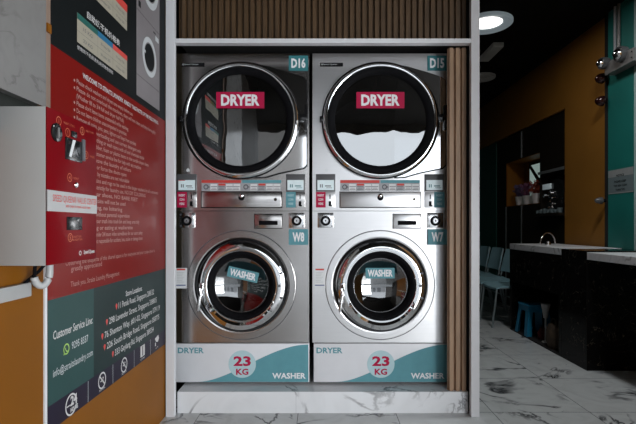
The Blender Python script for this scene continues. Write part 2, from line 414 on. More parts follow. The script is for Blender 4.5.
def make_dryer(cx, code, label, strip):
    z0 = pZ(SEAM, YM); sm = 'steel_shaded' if strip else 'steel'
    V = lambda py: (SEAM - py) / S
    t = thing('dryer', label, 'dryer', (pX(cx, YM), YM, z0), group='tumble dryers of the two stacks')
    dz, R = V(121.2), U(57.7)
    b = B(); add_holed_front(b, -U(HW), U(HW), .0015, V(53.5), 0, dz, U(50), 0, .74)
    obj('cabinet', b, sm, t)
    if strip: boxo('edge_reflection', 'reflect_and_keyhole', t, -U(HW) - .0005, -U(59.5), -.003, .02, .004, V(53.7))  # dark strip painted for a reflection along the left edge
    b = B(); add_lathe(b, [(U(49.9), .001), (U(49.9), .56), (U(30), .60), (0, .60)], (0, 0, dz), n=56)
    for k in range(3):
        a = PI / 2 + k * 2 * PI / 3 + .5
        ca, sa = math.cos(a), math.sin(a)
        vs = add_box(b, -.012, .012, .1, .56, -.04, .04)
        for v in vs: 
            x, z = v.co.x, v.co.z + U(46)
            v.co.x, v.co.z = x * ca - z * sa, dz + x * sa + z * ca
    obj('drum', b, 'drum', t)
    # door
    b = B(); add_lathe(b, [(U(57.4), -.026), (U(57.0), -.038), (U(55.8), -.044), (U(54.2), -.046), (U(52.8), -.043), (U(52.2), -.036)], (0, 0, dz), n=96)
    door = obj('door', b, 'chrome', t, True)
    b = B(); add_lathe(b, [(U(58.2), 0), (U(58.4), -.022), (U(57.4), -.030), (U(56.6), -.026)], (0, 0, dz), n=96); obj('rim', b, 'blackgloss', door, True)
    b = B(); add_lathe(b, [(U(52.6), -.034), (U(51.5), -.041), (U(49), -.041), (U(46.2), -.034), (U(45), -.022), (U(45), .002)], (0, 0, dz), n=96); obj('gasket', b, 'black', door, True)
    b = B(); add_lathe(b, [(U(45.6), -.024), (U(30), -.0255), (U(15), -.0265), (0, -.027)], (0, 0, dz), n=72); obj('window_glass', b, 'glass', door, True)
    # hinge plate to the right of the round door
    pts = [(U(18), V(66)), (U(28), V(68.2)), (U(48), V(74)), (U(60), V(78)), (U(64.5), V(81)), (U(65), V(85)), (U(65), V(165)), (U(62), V(168)), (U(50), V(170.5)), (U(38), V(173)), (U(24), V(177)), (U(14), V(177.5)), (U(14), V(120))]
    b = B(); add_prism(b, pts, frame_front(0, -.001, 0), .017)
    obj('hinge_plate', b, 'chrome', door)
    b = B(); add_prism(b, [(u * 1.0 + (.006 if u > U(20) else 0), v + (.0065 if v > V(120) else -.0065)) for u, v in pts[:-1]] + [pts[-1]], frame_front(0, -.0005, 0), .004)
    obj('hinge_gap', b, 'blackgloss', door)
    b = B(); add_box(b, U(55.5), U(66), -.040, -.016, V(122), V(115.5), .004); add_box(b, U(62.5), U(66.4), -.03, -.014, V(131), V(106), .003)
    obj('hinge', b, 'blackgloss', door, True)
    b = B(); add_box(b, -U(60.3), -U(56.6), -.040, -.0, V(123), V(117.5), .003); obj('catch', b, 'blackgloss', door, True)
    sgn = boxo('sign', 'crimson', door, -U(24), U(23.4), -.0335, -.0315, V(109.6), V(93.5))
    b = B(); add_text(b, 'DRYER', frame_front(-U(.3), -.0342, V(101.6)), w=U(38), h=U(11.2), bold=.04); obj('lettering', b, 'whitev', sgn)
    # nameplate, tag
    n = boxo('nameplate', 'black', t, -U(60), -U(37), -.004, 0, V(66.6), V(62.9), .0008)
    b = B(); add_text(b, 'Speed Queen', frame_front(-U(50), -.0046, V(64.7)), w=U(14), h=U(2.0)); add_ring(b, -U(58), V(64.7), U(.9), U(.5), frame_front(0, -.0046, 0), 12); obj('lettering', b, 'greyt', n)
    tag_plate(t, 'number_tag', 'teal_dk', 47.3, 66.6, 55.8, 70.9, V, code, 14.2, 10)
    # control strip
    st = boxo('instruction_strip', 'greyprint', t, -U(39.8), U(39.8), -.002, 0, V(191), V(180))
    f = frame_front(0, -.0027, 0)
    b = B(); add_rect(b, f, -U(39.8), -U(.6), V(183), V(180.1)); add_rect(b, f, -U(23), -U(16), V(185.6), V(183.6)); add_rect(b, f, U(17), U(24), V(185.6), V(183.6)); obj('red_band', b, 'redprint', st)
    b = B(); add_rect(b, f, U(.8), U(39.8), V(183), V(180.1)); obj('teal_band', b, 'teal', st)
    b = B()
    for k, d in enumerate((-39, -30.5, -23, -15, -8, .8, 9.5, 17, 25, 32.5)):
        if k in (0, 5): add_ring(b, U(d + 3.6), V(187), U(2.6), U(1.5), f, 16); add_rect(b, f, U(d + 5), U(d + 7.2), V(187.6), V(186.4))
        else:
            add_rect(b, f, U(d), U(d + 6.2), V(186.8), V(186.2)); add_rect(b, f, U(d + .6), U(d + 5.4), V(188.4), V(187.9)); add_rect(b, f, U(d), U(d + 5.8), V(190), V(189.4))
    obj('lettering', b, 'greydk', st)
    for d in (-31, -15.5, -8, 9, 24.6, 32):
        b = B(); add_rect(b, frame_front(0, -.0024, 0), U(d), U(d + 6.8), V(190.6), V(184)); obj('instruction_panel', b, 'paper', st)
    # lint drawer
    b = B(); add_box(b, -U(39.8), U(39.9), -.007, 0, V(207.3), V(192.3), .002); dr = obj('lint_drawer', b, sm, t, True)
    b = B(); add_box(b, -U(40.6), U(40.7), -.0012, .0, V(208), V(191.5)); obj('drawer_gap', b, 'black', dr)
    b = B(); add_lathe(b, [(U(3.0), -.007), (U(3.0), -.011), (0, -.011)], (U(.2), 0, V(197.6)), n=24); obj('lock', b, 'black', dr, True)
    b = B(); add_lathe(b, [(U(2.0), -.011), (U(2.1), -.017), (U(1.2), -.021), (0, -.022)], (U(.2), 0, V(195.8)), n=24); obj('knob', b, 'chrome', dr, True)
    b = B(); add_lathe(b, [(U(1.6), -.0072), (U(1.4), -.009), (0, -.009)], (U(34), 0, V(199.5)), n=20); obj('keyhole', b, 'reflect_and_keyhole', dr, True)
    # displays with coin plates beneath
    for side in (-1, 1):
        a0, a1 = (-64, -44.7) if side < 0 else (44.6, 63.6)
        d = boxo('display', 'bezel', t, U(a0), U(a1), -.008, 0, V(191.6), V(174.2), .0015)
        sc = boxo('screen', 'screen', d, U(a0 + 1.4), U(a1 - 1.4), -.0095, -.007, V(190.2), V(180.2))
        b = B(); fr = frame_front(0, -.0101, 0)
        for q in (4.0, 5.8): add_rect(b, fr, U(a0 + q), U(a0 + q + .9), V(187.6), V(184.4))
        add_rect(b, fr, U(a0 + 9), U(a0 + 15), V(186.6), V(185.6)); add_rect(b, fr, U(a0 + 10.2), U(a0 + 16), V(188.2), V(187.7))
        obj('digits', b, 'greydk' if side < 0 else 'teal_dk', sc)
        if side < 0 and strip: 
            b = B(); add_rect(b, fr, U(a0 + 1.6), U(a0 + 8), V(180.9), V(180.2)); obj('red_mark', b, 'redprint', sc)
        pl = boxo('coin_plate', sm, t, U(a0), U(a1), -.004, 0, V(207.6), V(191.9), .001)
        left_sign = side < 0 or strip
        s0, s1 = (a0, a0 + 9.6) if left_sign else (a1 - 9.6, a1 + .8)
        k0 = (a0 + 14) if left_sign else (a0 + 5.5)
        b = B(); add_box(b, U(k0 - .5), U(k0 + .5), -.0052, -.003, V(199), V(194.5)); add_box(b, U(k0 - 1.3), U(k0 + 1.2), -.0085, -.003, V(206), V(201.3), .001); add_box(b, U(k0 - .5), U(k0 + 2), -.0052, -.003, V(206.4), V(205.2))
        obj('coin_slot', b, 'black', pl)
        sg = boxo('coin_sign', 'crimson' if side < 0 else 'teal', pl, U(s0), U(s1), -.0062, -.003, V(207.5), V(192))
        b = B(); fr = frame_front(U((s0 + s1) / 2), -.0070, 0)
        for w, yy in (('INSERT', 195.4), ('COIN', 199.6), ('HERE', 203.8)): add_text(b, w, fr @ Matrix.Translation((0, V(yy), 0)), w=U(6.4 if w == 'INSERT' else 4.9), h=U(2.3), bold=.02)
        obj('lettering', b, 'teal_lt' if side > 0 else 'whitev', sg)
    b = B(); add_lathe(b, [(U(1.7), 0), (U(1.7), -.002), (0, -.002)], (-U(53.5), 0, V(170.3)), n=18); obj('plug', b, 'paper', t, True)
    return t

def make_washer(cx, code, label, strip, sign_rot):
    V = lambda py: (BASE - py) / S
    Zb = pZ(BASE, YM); sm = 'steel_shaded' if strip else 'steel'
    t = thing('washing_machine', label, 'washing machine', (pX(cx, YM), YM, Zb), group='washers of the two stacks')
    dz = V(285)
    b = B(); add_holed_front(b, -U(HW), U(HW), .0025, V(211) - .0012, 0, dz, U(36), 0, .74)
    obj('cabinet', b, sm, t)
    if strip: boxo('edge_reflection', 'reflect_and_keyhole', t, -U(HW) - .0005, -U(59.5), -.003, .02, .004, V(211.4))  # stands in for the dark reflection on the washer's left edge
    b = B(); add_lathe(b, [(U(35.9), .0), (U(30), .10), (U(30), .5), (0, .52)], (0, 0, dz), n=48); obj('drum', b, 'drum', t, True)
    b = B(); add_lathe(b, [(U(54.4), .0005), (U(54.2), -.0020), (U(53.9), -.0028), (U(53.7), -.0028), (U(53.4), -.0028), (U(48.6), -.0028), (U(48.3), -.0028), (U(46.5), .0)], (0, 0, dz), n=96); obj('front_ring', b, sm, t)
    b = B(); add_lathe(b, [(U(54.9), .0005), (U(54.9), -.0012), (U(54.3), -.0012)], (0, 0, dz), n=96); obj('ring_groove', b, 'greydk', t, True)
    # door
    b = B(); add_lathe(b, [(U(43.6), -.022), (U(43.0), -.034), (U(40.5), -.043), (U(37.2), -.046), (U(34.4), -.044), (U(33.4), -.036), (U(33.2), -.02)], (U(.8), 0, dz), n=96)
    door = obj('door', b, 'chrome', t, True)
    b = B(); add_lathe(b, [(U(47.2), .001), (U(46.4), -.016), (U(44.6), -.024), (U(43.2), -.022)], (U(.2), 0, dz), n=96); obj('seal', b, 'blackgloss', door, True)
    b = B(); add_lathe(b, [(U(33.6), -.034), (U(32), -.036), (U(30.2), -.030), (U(28), -.016), (U(27.4), -.006)], (U(.8), 0, dz), n=80); obj('gasket', b, 'black', door, True)
    b = B(); add_lathe(b, [(U(27.3), -.008), (U(27.0), -.011), (U(26.6), -.011), (U(26.3), -.006)], (U(.2), 0, dz), n=80); obj('trim_ring', b, 'trimring', door, True)
    b = B(); add_lathe(b, [(U(26.6), -.004), (U(20), .018), (U(12), .032), (U(5), .037), (0, .038)], (U(.2), 0, dz), n=64); obj('porthole_glass', b, 'glass_dark', door, True)
    # lower lip: crescent between the ring and the opening
    b = B(); n = 40; rows = []
    for i in range(n + 1):
        a = math.radians(206 + (334 - 206) * i / n); w = math.sin(PI * i / n)
        ri = U(34.6 + 1.2 * w); ro = U(35.2 + 8.0 * w ** .6)
        rows.append([b.verts.new((U(.8) + r * math.cos(a), y, dz + r * math.sin(a))) for r, y in ((ri, -.044), ((ri * .6 + ro * .4), -.056), (ro, -.05), (ro + U(.3), -.03))])
    for A, Bb in zip(rows, rows[1:]):
        for j in range(3): b.faces.new((A[j], Bb[j], Bb[j + 1], A[j + 1]))
    obj('lip', b, 'chrome', door, True)
    # lever handle, hinge screws, recess
    b = B(); add_tube(b, [(-U(38.2), -.046, V(283)), (-U(38.0), -.062, V(288)), (-U(38.4), -.070, V(294)), (-U(39.4), -.072, V(301)), (-U(40.4), -.068, V(308)), (-U(40.6), -.064, V(310))], U(1.9), 10, [.9, 1.1, 1, .95, .9, .5])
    add_box(b, -U(40.4), -U(36), -.058, -.036, V(288), V(282), .004); obj('handle', b, 'chrome_soft', door, True)
    for dx, py in ((40.2, 272.5), (38.6, 285), (40.4, 297)):
        b = B(); add_lathe(b, [(U(1.4), -.036), (U(1.3), -.049), (0, -.050)], (U(dx), 0, V(py)), n=14); obj('screw', b, 'greydk', door, True)
    b = B(); add_box(b, -U(12), U(2), -.0465, -.043, V(243.6), V(242)); o = obj('slot', b, 'black', door)
    sgn = B()
    rot = math.radians(sign_rot)
    mtx = frame_front(U(2.0 if strip else -.3), -.0185, V(274.2 if strip else 272.8)) @ Matrix.Rotation(rot, 4, 'Z')
    w2, h2 = U(15.4 if strip else 14.4), U(5.2)
    add_prism(sgn, [(-w2, -h2), (w2, -h2), (w2, h2), (-w2, h2)], mtx, .002)
    sgn = obj('sign', sgn, 'teal', door)
    b = B(); add_text(b, 'WASHER', mtx @ Matrix.Translation((0, 0, .0028)), w=w2 * 1.72, h=h2 * 1.35, bold=.04); obj('lettering', b, 'whitev', sgn)
    # lock plates
    for d in (-54.4, 55.2):
        p = boxo('lock_plate', 'chrome_soft', t, U(d - 8), U(d + 8), -.005, 0, V(227.8), V(212.8), .002)
        b = B(); add_lathe(b, [(U(5), -.005), (U(4.6), -.012), (U(3.0), -.012), (U(2.8), -.006)], (U(d), 0, V(220.8)), n=32); obj('lock_ring', b, 'black', p, True)
        b = B(); add_lathe(b, [(U(2.6), -.006), (U(2.4), -.013), (0, -.013)], (U(d), 0, V(220.8)), n=24); k = obj('lock', b, 'chrome_soft', p, True)
        b = B(); add_lathe(b, [(U(.8), -.0128), (U(.8), -.0136), (0, -.0136)], (U(d), 0, V(220.8)), n=14); obj('keyhole', b, 'greydk', p, True)
        for sx in (-1, 1):
            for sz in (-1, 1):
                b = B(); add_lathe(b, [(U(.8), -.005), (U(.7), -.0065), (0, -.0065)], (U(d + 6.2 * sx), 0, V(220.4 + 5.6 * sz)), n=10); obj('rivet', b, 'greydk', p, True)
    # dispenser hatch with slot
    h = boxo('hatch', sm, t, U(13.2), U(40.4), -.006, 0, V(228), V(214.4), .0015)
    boxo('hatch_gap', 'black', h, U(12.6), U(41), -.0012, 0, V(228.6), V(213.8))
    boxo('hatch_slot', 'black', h, U(17.6), U(36.2), -.0075, -.004, V(225), V(220.8), .001)
    tag_plate(t, 'number_tag', 'teal', 47.4, 66.6, 229.2, 244.8, V, code, 11.8, 9.6, .04, -.009)
    # notice sticker on the left edge
    b0 = boxo('sticker', 'paper', t, -U(66), -U(54.6), -.005, -.0005, V(288.3), V(268))
    b = B(); add_rect(b, frame_front(0, -.0056, 0), -U(64.5), -U(56), V(270.2), V(268.6)); obj('red_band', b, 'redprint', b0)
    b = B(); add_rect(b, frame_front(0, -.0056, 0), -U(65), -U(55.6), V(285.6), V(284.6)); obj('blue_band', b, 'bluep', b0)
    b = B()
    for k in range(7): add_rect(b, frame_front(0, -.0056, 0), -U(64.4), -U(57 + (k * 7 % 3)), V(272.6 + k * 1.6), V(272.1 + k * 1.6))
    obj('lettering', b, 'greyt', b0)
    # printed base panel
    pb = 382.0
    base = boxo('base_panel', 'panelw', t, -U(66.2), U(67.8), -.002, .02, V(pb), V(343.5), .001)
    fr = frame_front(0, -.0026, 0)
    b = B(); top, low = [], []
    for i in range(41):
        s = i / 40; d = -43 + s * (66.8 + 43)
        py = pb - .3 - (pb - .3 - 344.4) * (s * s * (3 - 2 * s) if s < 1 else 1) ** .9
        top.append(b.verts.new(fr @ Vector((U(d), V(py), 0)))); low.append(b.verts.new(fr @ Vector((U(d), V(pb - .2), 0))))
    for i in range(40): b.faces.new((low[i], low[i + 1], top[i + 1], top[i]))
    obj('wave_graphic', b, 'teal', base)
    b = B(); add_prism(b, ring_pts(U(.8), V(364), U(13.7), 48), frame_front(0, -.0026, 0), .0006); bd = obj('badge', b, 'teal_lt', base)
    b = B(); add_text(b, '23', frame_front(U(.8), -.0038, V(361)), w=U(17.4), h=U(10), bold=.035); add_text(b, 'KG', frame_front(U(.8), -.0038, V(371.6)), w=U(12.4), h=U(6.3), bold=.035); obj('lettering', b, 'crimson', bd)
    b = B(); add_text(b, 'DRYER', frame_front(-U(50.5), -.0032, V(350.3)), w=U(26), h=U(5.7), bold=.03); obj('lettering', b, 'teal', base)
    b = B(); add_text(b, 'WASHER', frame_front(U(47.5), -.0036, V(375.6)), w=U(33.4), h=U(5.8), bold=.03); obj('lettering', b, 'whitev', base)
    for sx in (-1, 1):
        for y in (.06, .66):
            b = B(); zf = PZ - Zb
            add_lathe(b, [(0, zf), (.022, zf), (.022, zf + .006), (.01, zf + .008), (.01, V(pb) + .004)], (sx * U(56), y, 0), 'Z', 16); obj('foot', b, 'greydk', t, True)
    boxo('plinth', 'gap', t, -U(66), U(66), .02, .73, V(pb) + .001, .001)
    return t

make_washer(241.5, 'W8', 'reflection-darkened stainless front-loading washer numbered W8, under the dryer marked D16, its WASHER sticker tilted', True, -13)
make_washer(380.0, 'W7', 'bright stainless front-loading washer numbered W7, under the dryer marked D15, its WASHER sticker level', False, 0)
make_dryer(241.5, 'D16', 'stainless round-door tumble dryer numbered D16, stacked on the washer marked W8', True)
make_dryer(380.0, 'D15', 'stainless round-door tumble dryer numbered D15, stacked on the washer marked W7', False)

# ------------------------------------------------------------------ left wall poster
PXW = -.868
Y0, Y1 = 1.497, 2.627
FL = frame_left
pos = thing('wall_poster', 'tall black, red and teal printed notice poster of prices and rules on orange wall', 'poster', (PXW, (Y0 + Y1) / 2, .41))
pc = Vector(pos.location)
def L(y, z, n=0.0): return FL(n, y - pc.y, z - pc.z)
def prect(name, m, y0, y1, z0, z1, n, par=pos, th=.0015):
    b = B(); add_prism(b, [(y0 - pc.y, z0 - pc.z), (y1 - pc.y, z0 - pc.z), (y1 - pc.y, z1 - pc.z), (y0 - pc.y, z1 - pc.z)], FL(n, 0, 0), th)
    return obj(name, b, m, par)
zR, zT, zP = 1.657, .832, .493
blk = prect('black_panel', 'blackp', Y0, Y1, zR, ZC - .02, 0)
red = prect('red_panel', 'redp', Y0, Y1, zT, zR, 0)
tea = prect('teal_panel', 'tealp', Y0, 1.80, zP, zT, 0)
grn = prect('green_panel', 'greenp', 1.80, Y1, zP, zT, 0)
pur = prect('purple_panel', 'purplep', Y0, Y1, .41, zP, 0)
n1, n2, n3 = .0022, .0029, .0036
def table(z0, z1, hh, heads, par):
    tb = prect('price_table', 'beige', 1.675, 2.108, z0, z1, n1, par, .0004)
    ys = (1.675, 1.83, 1.963, 2.108)
    for m, a, c in zip(heads, ys, ys[1:]): prect('table_header', m, a, c, z1 - hh, z1, n2, tb, .0004)
    b = B()
    zm = (z0 + z1 - hh) / 2
    add_rect(b, L(0, 0, n2), 1.675, 2.108, zm - .0006, zm + .0006)
    for y in ys[1:3]: add_rect(b, L(0, 0, n2), y - .0007, y + .0007, z0, z1 - hh)
    for r, zz in enumerate(((zm + z1 - hh) / 2, (z0 + zm) / 2)):
        for k, txt in enumerate((('15 KG', '30 mins S$4', '10 mins S$1'), ('23 KG', '30 mins S$5', '10 mins S$1'))[r]):
            add_text(b, txt, L((ys[k] + ys[k + 1]) / 2, zz, n2), w=.07 if k == 0 else .085, h=.013, bold=.01)
    obj('lettering', b, 'greydk', tb)
table(1.727, 1.832, .022, ('greenhead', 'bluehead', 'redprint'), blk)
table(1.945, 2.06, .034, ('greenhead', 'olive', 'redprint'), blk)
b = B()
add_text(b, '自助烘干机价格表', L(1.89, 1.858, n1), w=.285, h=.028, bold=.012)
add_text(b, '使用烘干机前请先阅读使用须知', L(1.82, 1.710, n1), w=.29, h=.015)
add_text(b, '自助洗衣机价格表', L(1.89, 2.09, n1), w=.285, h=.028, bold=.012)
obj('lettering', b, 'whitetext', blk)
# printed picture of a stacked machine
pic = prect('printed_picture', 'photo', 2.217, 2.534, 1.69, 2.60, n1, blk, .0004)
b = B()
yc, zc = 2.385, 1.925
for (zz, rr) in ((zc, .092), (2.30, .12)):
    add_prism(b, ring_pts(yc, zz, rr * .72, 40), L(0, 0, n3), 0)
for zz in (2.10, 1.79): add_rect(b, L(0, 0, n2), 2.217, 2.534, zz - .001, zz + .001)
add_rect(b, L(0, 0, n2), 2.44, 2.475, 2.075, 2.082); add_rect(b, L(0, 0, n2), 2.24, 2.27, 2.12, 2.15)
obj('printed_black', b, 'blackp', pic)
b = B()
for (zz, rr) in ((zc, .098), (2.30, .125)): add_ring(b, yc, zz, rr, rr * .74, L(0, 0, n3 + .0003), 40)
add_rect(b, L(0, 0, n3 + .0006), yc - .098, yc - .055, zc + .002, zc + .016); add_rect(b, L(0, 0, n2), 2.47, 2.52, 2.045, 2.07)
obj('printed_white', b, 'greyt', pic)
# red panel writing
b = B()
add_text(b, 'WELCOME TO STRAITS LAUNDRY. KINDLY TAKE NOTE OF THE FOLLOWING:', L(1.716, 1.6205, n1), w=.80, h=.019, align='L', bold=.02)
obj('lettering', b, 'whitetext', red)
lines = [('Please check washers and dryers are empty before use', .50), ('Please do not overload the machines, they will not clean and dry thoroughly', .80), ('(Washer fill to 3/4 full and dryer half full)', .40), ("Please don't leave items unattended while washing", .45), ('Do not leave children unaccompanied in premises', .43),
         ('Remove all coins, pins, pens, lighters and keys from pockets', .54), ('Kindly avoid overloading and use correct detergent only', .60), ('Do not dye clothing or wash items with oil and chemicals inside', .64), ('Do not dry rubber, foam or plastic items in the tumble dryers here', .70), ('Contact the customer service line for help with any machine', .60), ('Do not remove the laundry of others', .48), ('Do not slam or force the doors open', .43), ('Coins inserted by mistake are not refundable', .46), ('Bedding, curtains and rugs to be used in the larger washers by all customers', .84), ('This shop is strictly for laundry use, NO DIY COLORING', .66), ('Please wear shoes, NO BARE FEET', .56), ('Notes and coins will not be used', .42), ('No smoking, no loitering', .385), ('No children without parental supervision', .465), ('Please throw your trash into trash bin and keep area tidy', .58), ('No drinking or eating at washerette', .50), ('This premise is under 24 hours video surveillance for our users safety', .62), ('Management is not responsible for accident, loss, stolen or damage items', .62)]
b = B(); z = 1.578
step = (1.578 - 1.003) / (len(lines) - 1)
for i, (s, w) in enumerate(lines):
    add_text(b, s, L(1.672, z, n1), w=w, size=.024, align='B', bold=.012)
    if i != 2: add_prism(b, ring_pts(1.657, z + .006, .005, 10), L(0, 0, n1), 0)
    z -= step
add_text(b, 'Observing the etiquette of this shared space is for everyone and your cooperation is', L(1.60, .934, n1), w=.86, size=.024, align='B')
add_text(b, 'greatly appreciated', L(1.635, .912, n1), w=.23, size=.026, align='B')
add_text(b, 'Thank you, Straits Laundry Management', L(1.632, .858, n1), w=.395, size=.027, align='B')
obj('small_lettering', b, 'pinktext', red)
# teal panel writing
b = B(); add_text(b, 'Customer Service Line:', L(1.525, .700, n1), w=.265, size=.040, align='B', bold=.012); obj('lettering', b, 'whitetext', tea)
b = B(); add_text(b, '9295 8337', L(1.64, .640, n1), w=.115, size=.036, align='B', bold=.006); add_text(b, 'info@straitslaundry.com', L(1.525, .578, n1), w=.265, size=.036, align='B'); obj('contact_lettering', b, 'greyt', tea)
b = B(); add_ring(b, 1.605, .650, .019, .014, L(0, 0, n1), 24); add_prism(b, [(1.587, .632), (1.600, .635), (1.590, .646)], L(0, 0, n1), 0)
add_prism(b, [(1.597, .657), (1.601, .655), (1.602, .648), (1.611, .642), (1.614, .644), (1.612, .638), (1.604, .641), (1.597, .650)], L(0, 0, n1), 0); obj('phone_emblem', b, 'wagreen', tea)
# green panel writing
b = B()
add_text(b, 'Store Locations', L(2.19, .768, n1), w=.19, size=.034, bold=.015)
for s, y, z, w in (('11 Perak Road, Singapore 208132', 2.02, .715, .43), ('298 Lavender Street, Singapore 338805', 1.93, .667, .56), ('76 Shenton Way, #01-02, Singapore 079119', 1.89, .618, .65), ('226 South Bridge Road, Singapore 058775', 1.91, .570, .62), ('333 Geylang Rd, Singapore 389354', 1.985, .522, .46)):
    add_text(b, s, L(y, z, n1), w=w, size=.038, align='B', bold=.006)
    bb = B(); add_prism(bb, [(y - .02, z - .002)] + ring_pts(y - .02, z + .016, .009, 10, -.5, PI + .9), L(0, 0, n1), 0); obj('location_pin', bb, 'redprint', grn)
obj('lettering', b, 'whitetext', grn)
# purple strip with icons
for y in (1.755, 1.965, 2.19, 2.40):
    b = B(); add_rect(b, L(0, 0, n1), y - .0012, y + .0012, .412, .491); obj('divider', b, 'greyt', pur)
def icon(name, draw):
    b = B(); draw(b); return obj(name, b, 'whitetext', pur)
def ic24(b):
    m = L(0, 0, n1); add_ring(b, 1.636, .449, .038, .032, m); add_text(b, '24', L(1.652, .461, n2), w=.044, h=.034, bold=.04); add_text(b, 'HOURS', L(1.655, .430, n2), w=.050, h=.016, bold=.04); add_rect(b, m, 1.606, 1.632, .447, .451)
def no_icon(y):
    def f(b):
        m = L(0, 0, n1); add_ring(b, y, .456, .033, .027, m); mm = L(y, .458, n1) @ Matrix.Rotation(-PI / 4, 4, 'Z'); add_rect(b, mm, -.028, .028, -.003, .003)
        add_rect(b, m, y - .014, y + .010, .453, .458); add_rect(b, m, y + .004, y + .012, .461, .468); add_text(b, 'NO SMOKING' if y < 1.9 else 'NO PETS', L(y, .422, n1), w=.05, h=.008)
    return f
def icdoor(b):
    m = L(0, 0, n1); y = 2.295
    add_rect(b, m, y - .028, y - .005, .436, .487); add_rect(b, m, y + .005, y + .028, .436, .487); add_rect(b, m, y - .028, y + .028, .483, .488); add_rect(b, m, y - .028, y + .028, .434, .438)
    add_text(b, 'SELF SERVICE', L(y, .424, n1), w=.055, h=.007)
def iccam(b):
    y = 2.495
    add_prism(b, [(y - .03, .478), (y + .02, .488), (y + .032, .468), (y + .015, .452), (y - .012, .458)], L(0, 0, n1), 0)
    add_rect(b, L(0, 0, n1), y - .028, y - .016, .438, .456); add_text(b, 'CCTV', L(y, .426, n1), w=.04, h=.007)
icon('clock_icon', ic24); icon('no_smoking_icon', no_icon(1.868)); icon('no_pets_icon', no_icon(2.078)); icon('door_icon', icdoor); icon('camera_icon', iccam)

# ------------------------------------------------------------------ payment box on the left wall
YB, YB2, XB = 1.27, 1.552, -.738
zb1, zb0 = pZ(106, YB), pZ(266, YB)
box = thing('payment_machine', 'white steel payment box with red front mounted over the near edge of the wall poster', 'payment machine', (XB, YB, zb0))
def q(py, x=47): return pZ(py, YB) - zb0
b = B(); add_box(b, XL - XB + .001, -.004, 0, YB2 - YB, 0, zb1 - zb0, .003); obj('body', b, 'boxw', box, True)
HB = zb1 - zb0; WB = YB2 - YB
b = B(); add_box(b, -.004, 0, .001, WB, .001, HB - .001, .001); face = obj('front', b, 'redbox', box, True)
f = lambda y, z, n=.0008: FL(n, y, z)
def bx(px): return (-XB * F / (VX - px)) - YB       # depth along the red face of an image column
def bz(px, py): return pZ(py, -XB * F / (VX - px)) - zb0
s0, s1 = q(211), q(189.5)
b = B(); add_box(b, -.003, .0012, .001, WB, s0, s1); stp = obj('name_band', b, 'plasticw', box)
b = B(); add_text(b, 'SPEED QUEEN® VALUE CENTER', FL(.0019, WB * .54, s1 - .022), w=WB * .90, h=.024); add_text(b, 'ADD CASH TO YOUR VALUE CARD', FL(.0019, WB * .58, s0 + .017), w=WB * .52, h=.007, bold=.02); obj('lettering', b, 'redprint', stp)
def facebox(name, m, x0, x1, yt, yb, th, bev=.001, par=face):
    y0, y1 = bx(x0), bx(x1); xm = (x0 + x1) / 2
    b = B(); add_box(b, -.002, th, y0, y1, bz(xm, yb), bz(xm, yt), bev); return obj(name, b, m, par, True)
sc = facebox('screen', 'blackgloss', 65, 81.5, 139.5, 161, .003)
facebox('screen_edge', 'greydk', 81.5, 83.8, 139.5, 161, .006)
b = B(); add_prism(b, [(bx(68), bz(68, 156)), (bx(70), bz(70, 157)), (bx(74.5), bz(74.5, 140.5)), (bx(71.8), bz(71.8, 140))], FL(.0032, 0, 0), .001); obj('screen_glare', b, 'paper', face)  # white wedge painted as diagonal glare across the screen
facebox('display', 'blackgloss', 66.5, 81.5, 217, 230, .003)
facebox('bill_slot', 'blackgloss', 71, 76, 131.5, 137.5, .004)
b = B(); add_lathe(b, [(.026, .0), (.026, .004), (.02, .007), (0, .006)], (0, bx(56), bz(56, 132.5)), 'X', 28); obj('coin_entry', b, 'blackgloss', face, True)
b = B(); add_box(b, .006, .010, bx(56) - .003, bx(56) + .003, bz(56, 132.5) - .014, bz(56, 132.5) + .014, .001); obj('coin_slot', b, 'silver', face)
b = B(); add_lathe(b, [(.009, .0), (.009, .006), (.006, .009), (0, .009)], (0, bx(74.5), bz(74.5, 185)), 'X', 20); obj('key_lock', b, 'chrome_soft', face, True)
b = B()
for px, py in ((58.6, 121), (82, 131), (69.5, 177.5), (70, 237.5), (67.5, 132.5), (86, 155)):
    add_ring(b, bx(px), bz(px, py), .013, .0105, f(0, 0), 24)
    add_text(b, {58.6: '1', 82: '2', 69.5: '4', 70: '5', 67.5: '!', 86: '3'}[px], f(bx(px), bz(px, py)), h=.013, bold=.01)
for px, py, s, w in ((69, 124.5, 'INSERT COINS', .06), (89.5, 132, 'INSERT CARD', .05), (76, 178.5, 'RESET', .03), (77, 236.6, 'COLLECT CARD', .05), (77, 239.6, 'AND RECEIPT HERE', .06), (92, 157, 'PRESS', .03)):
    add_text(b, s, f(bx(px), bz(px, py)), w=w, h=.006)
obj('lettering', b, 'orangetext', face)
b = B(); add_text(b, 'Speed Queen', f(bx(89), bz(89, 252.0)), w=.070, h=.016, bold=.03); add_ring(b, bx(80), bz(80, 253), .0075, .0045, f(0, 0), 20); obj('emblem', b, 'whitetext', face)
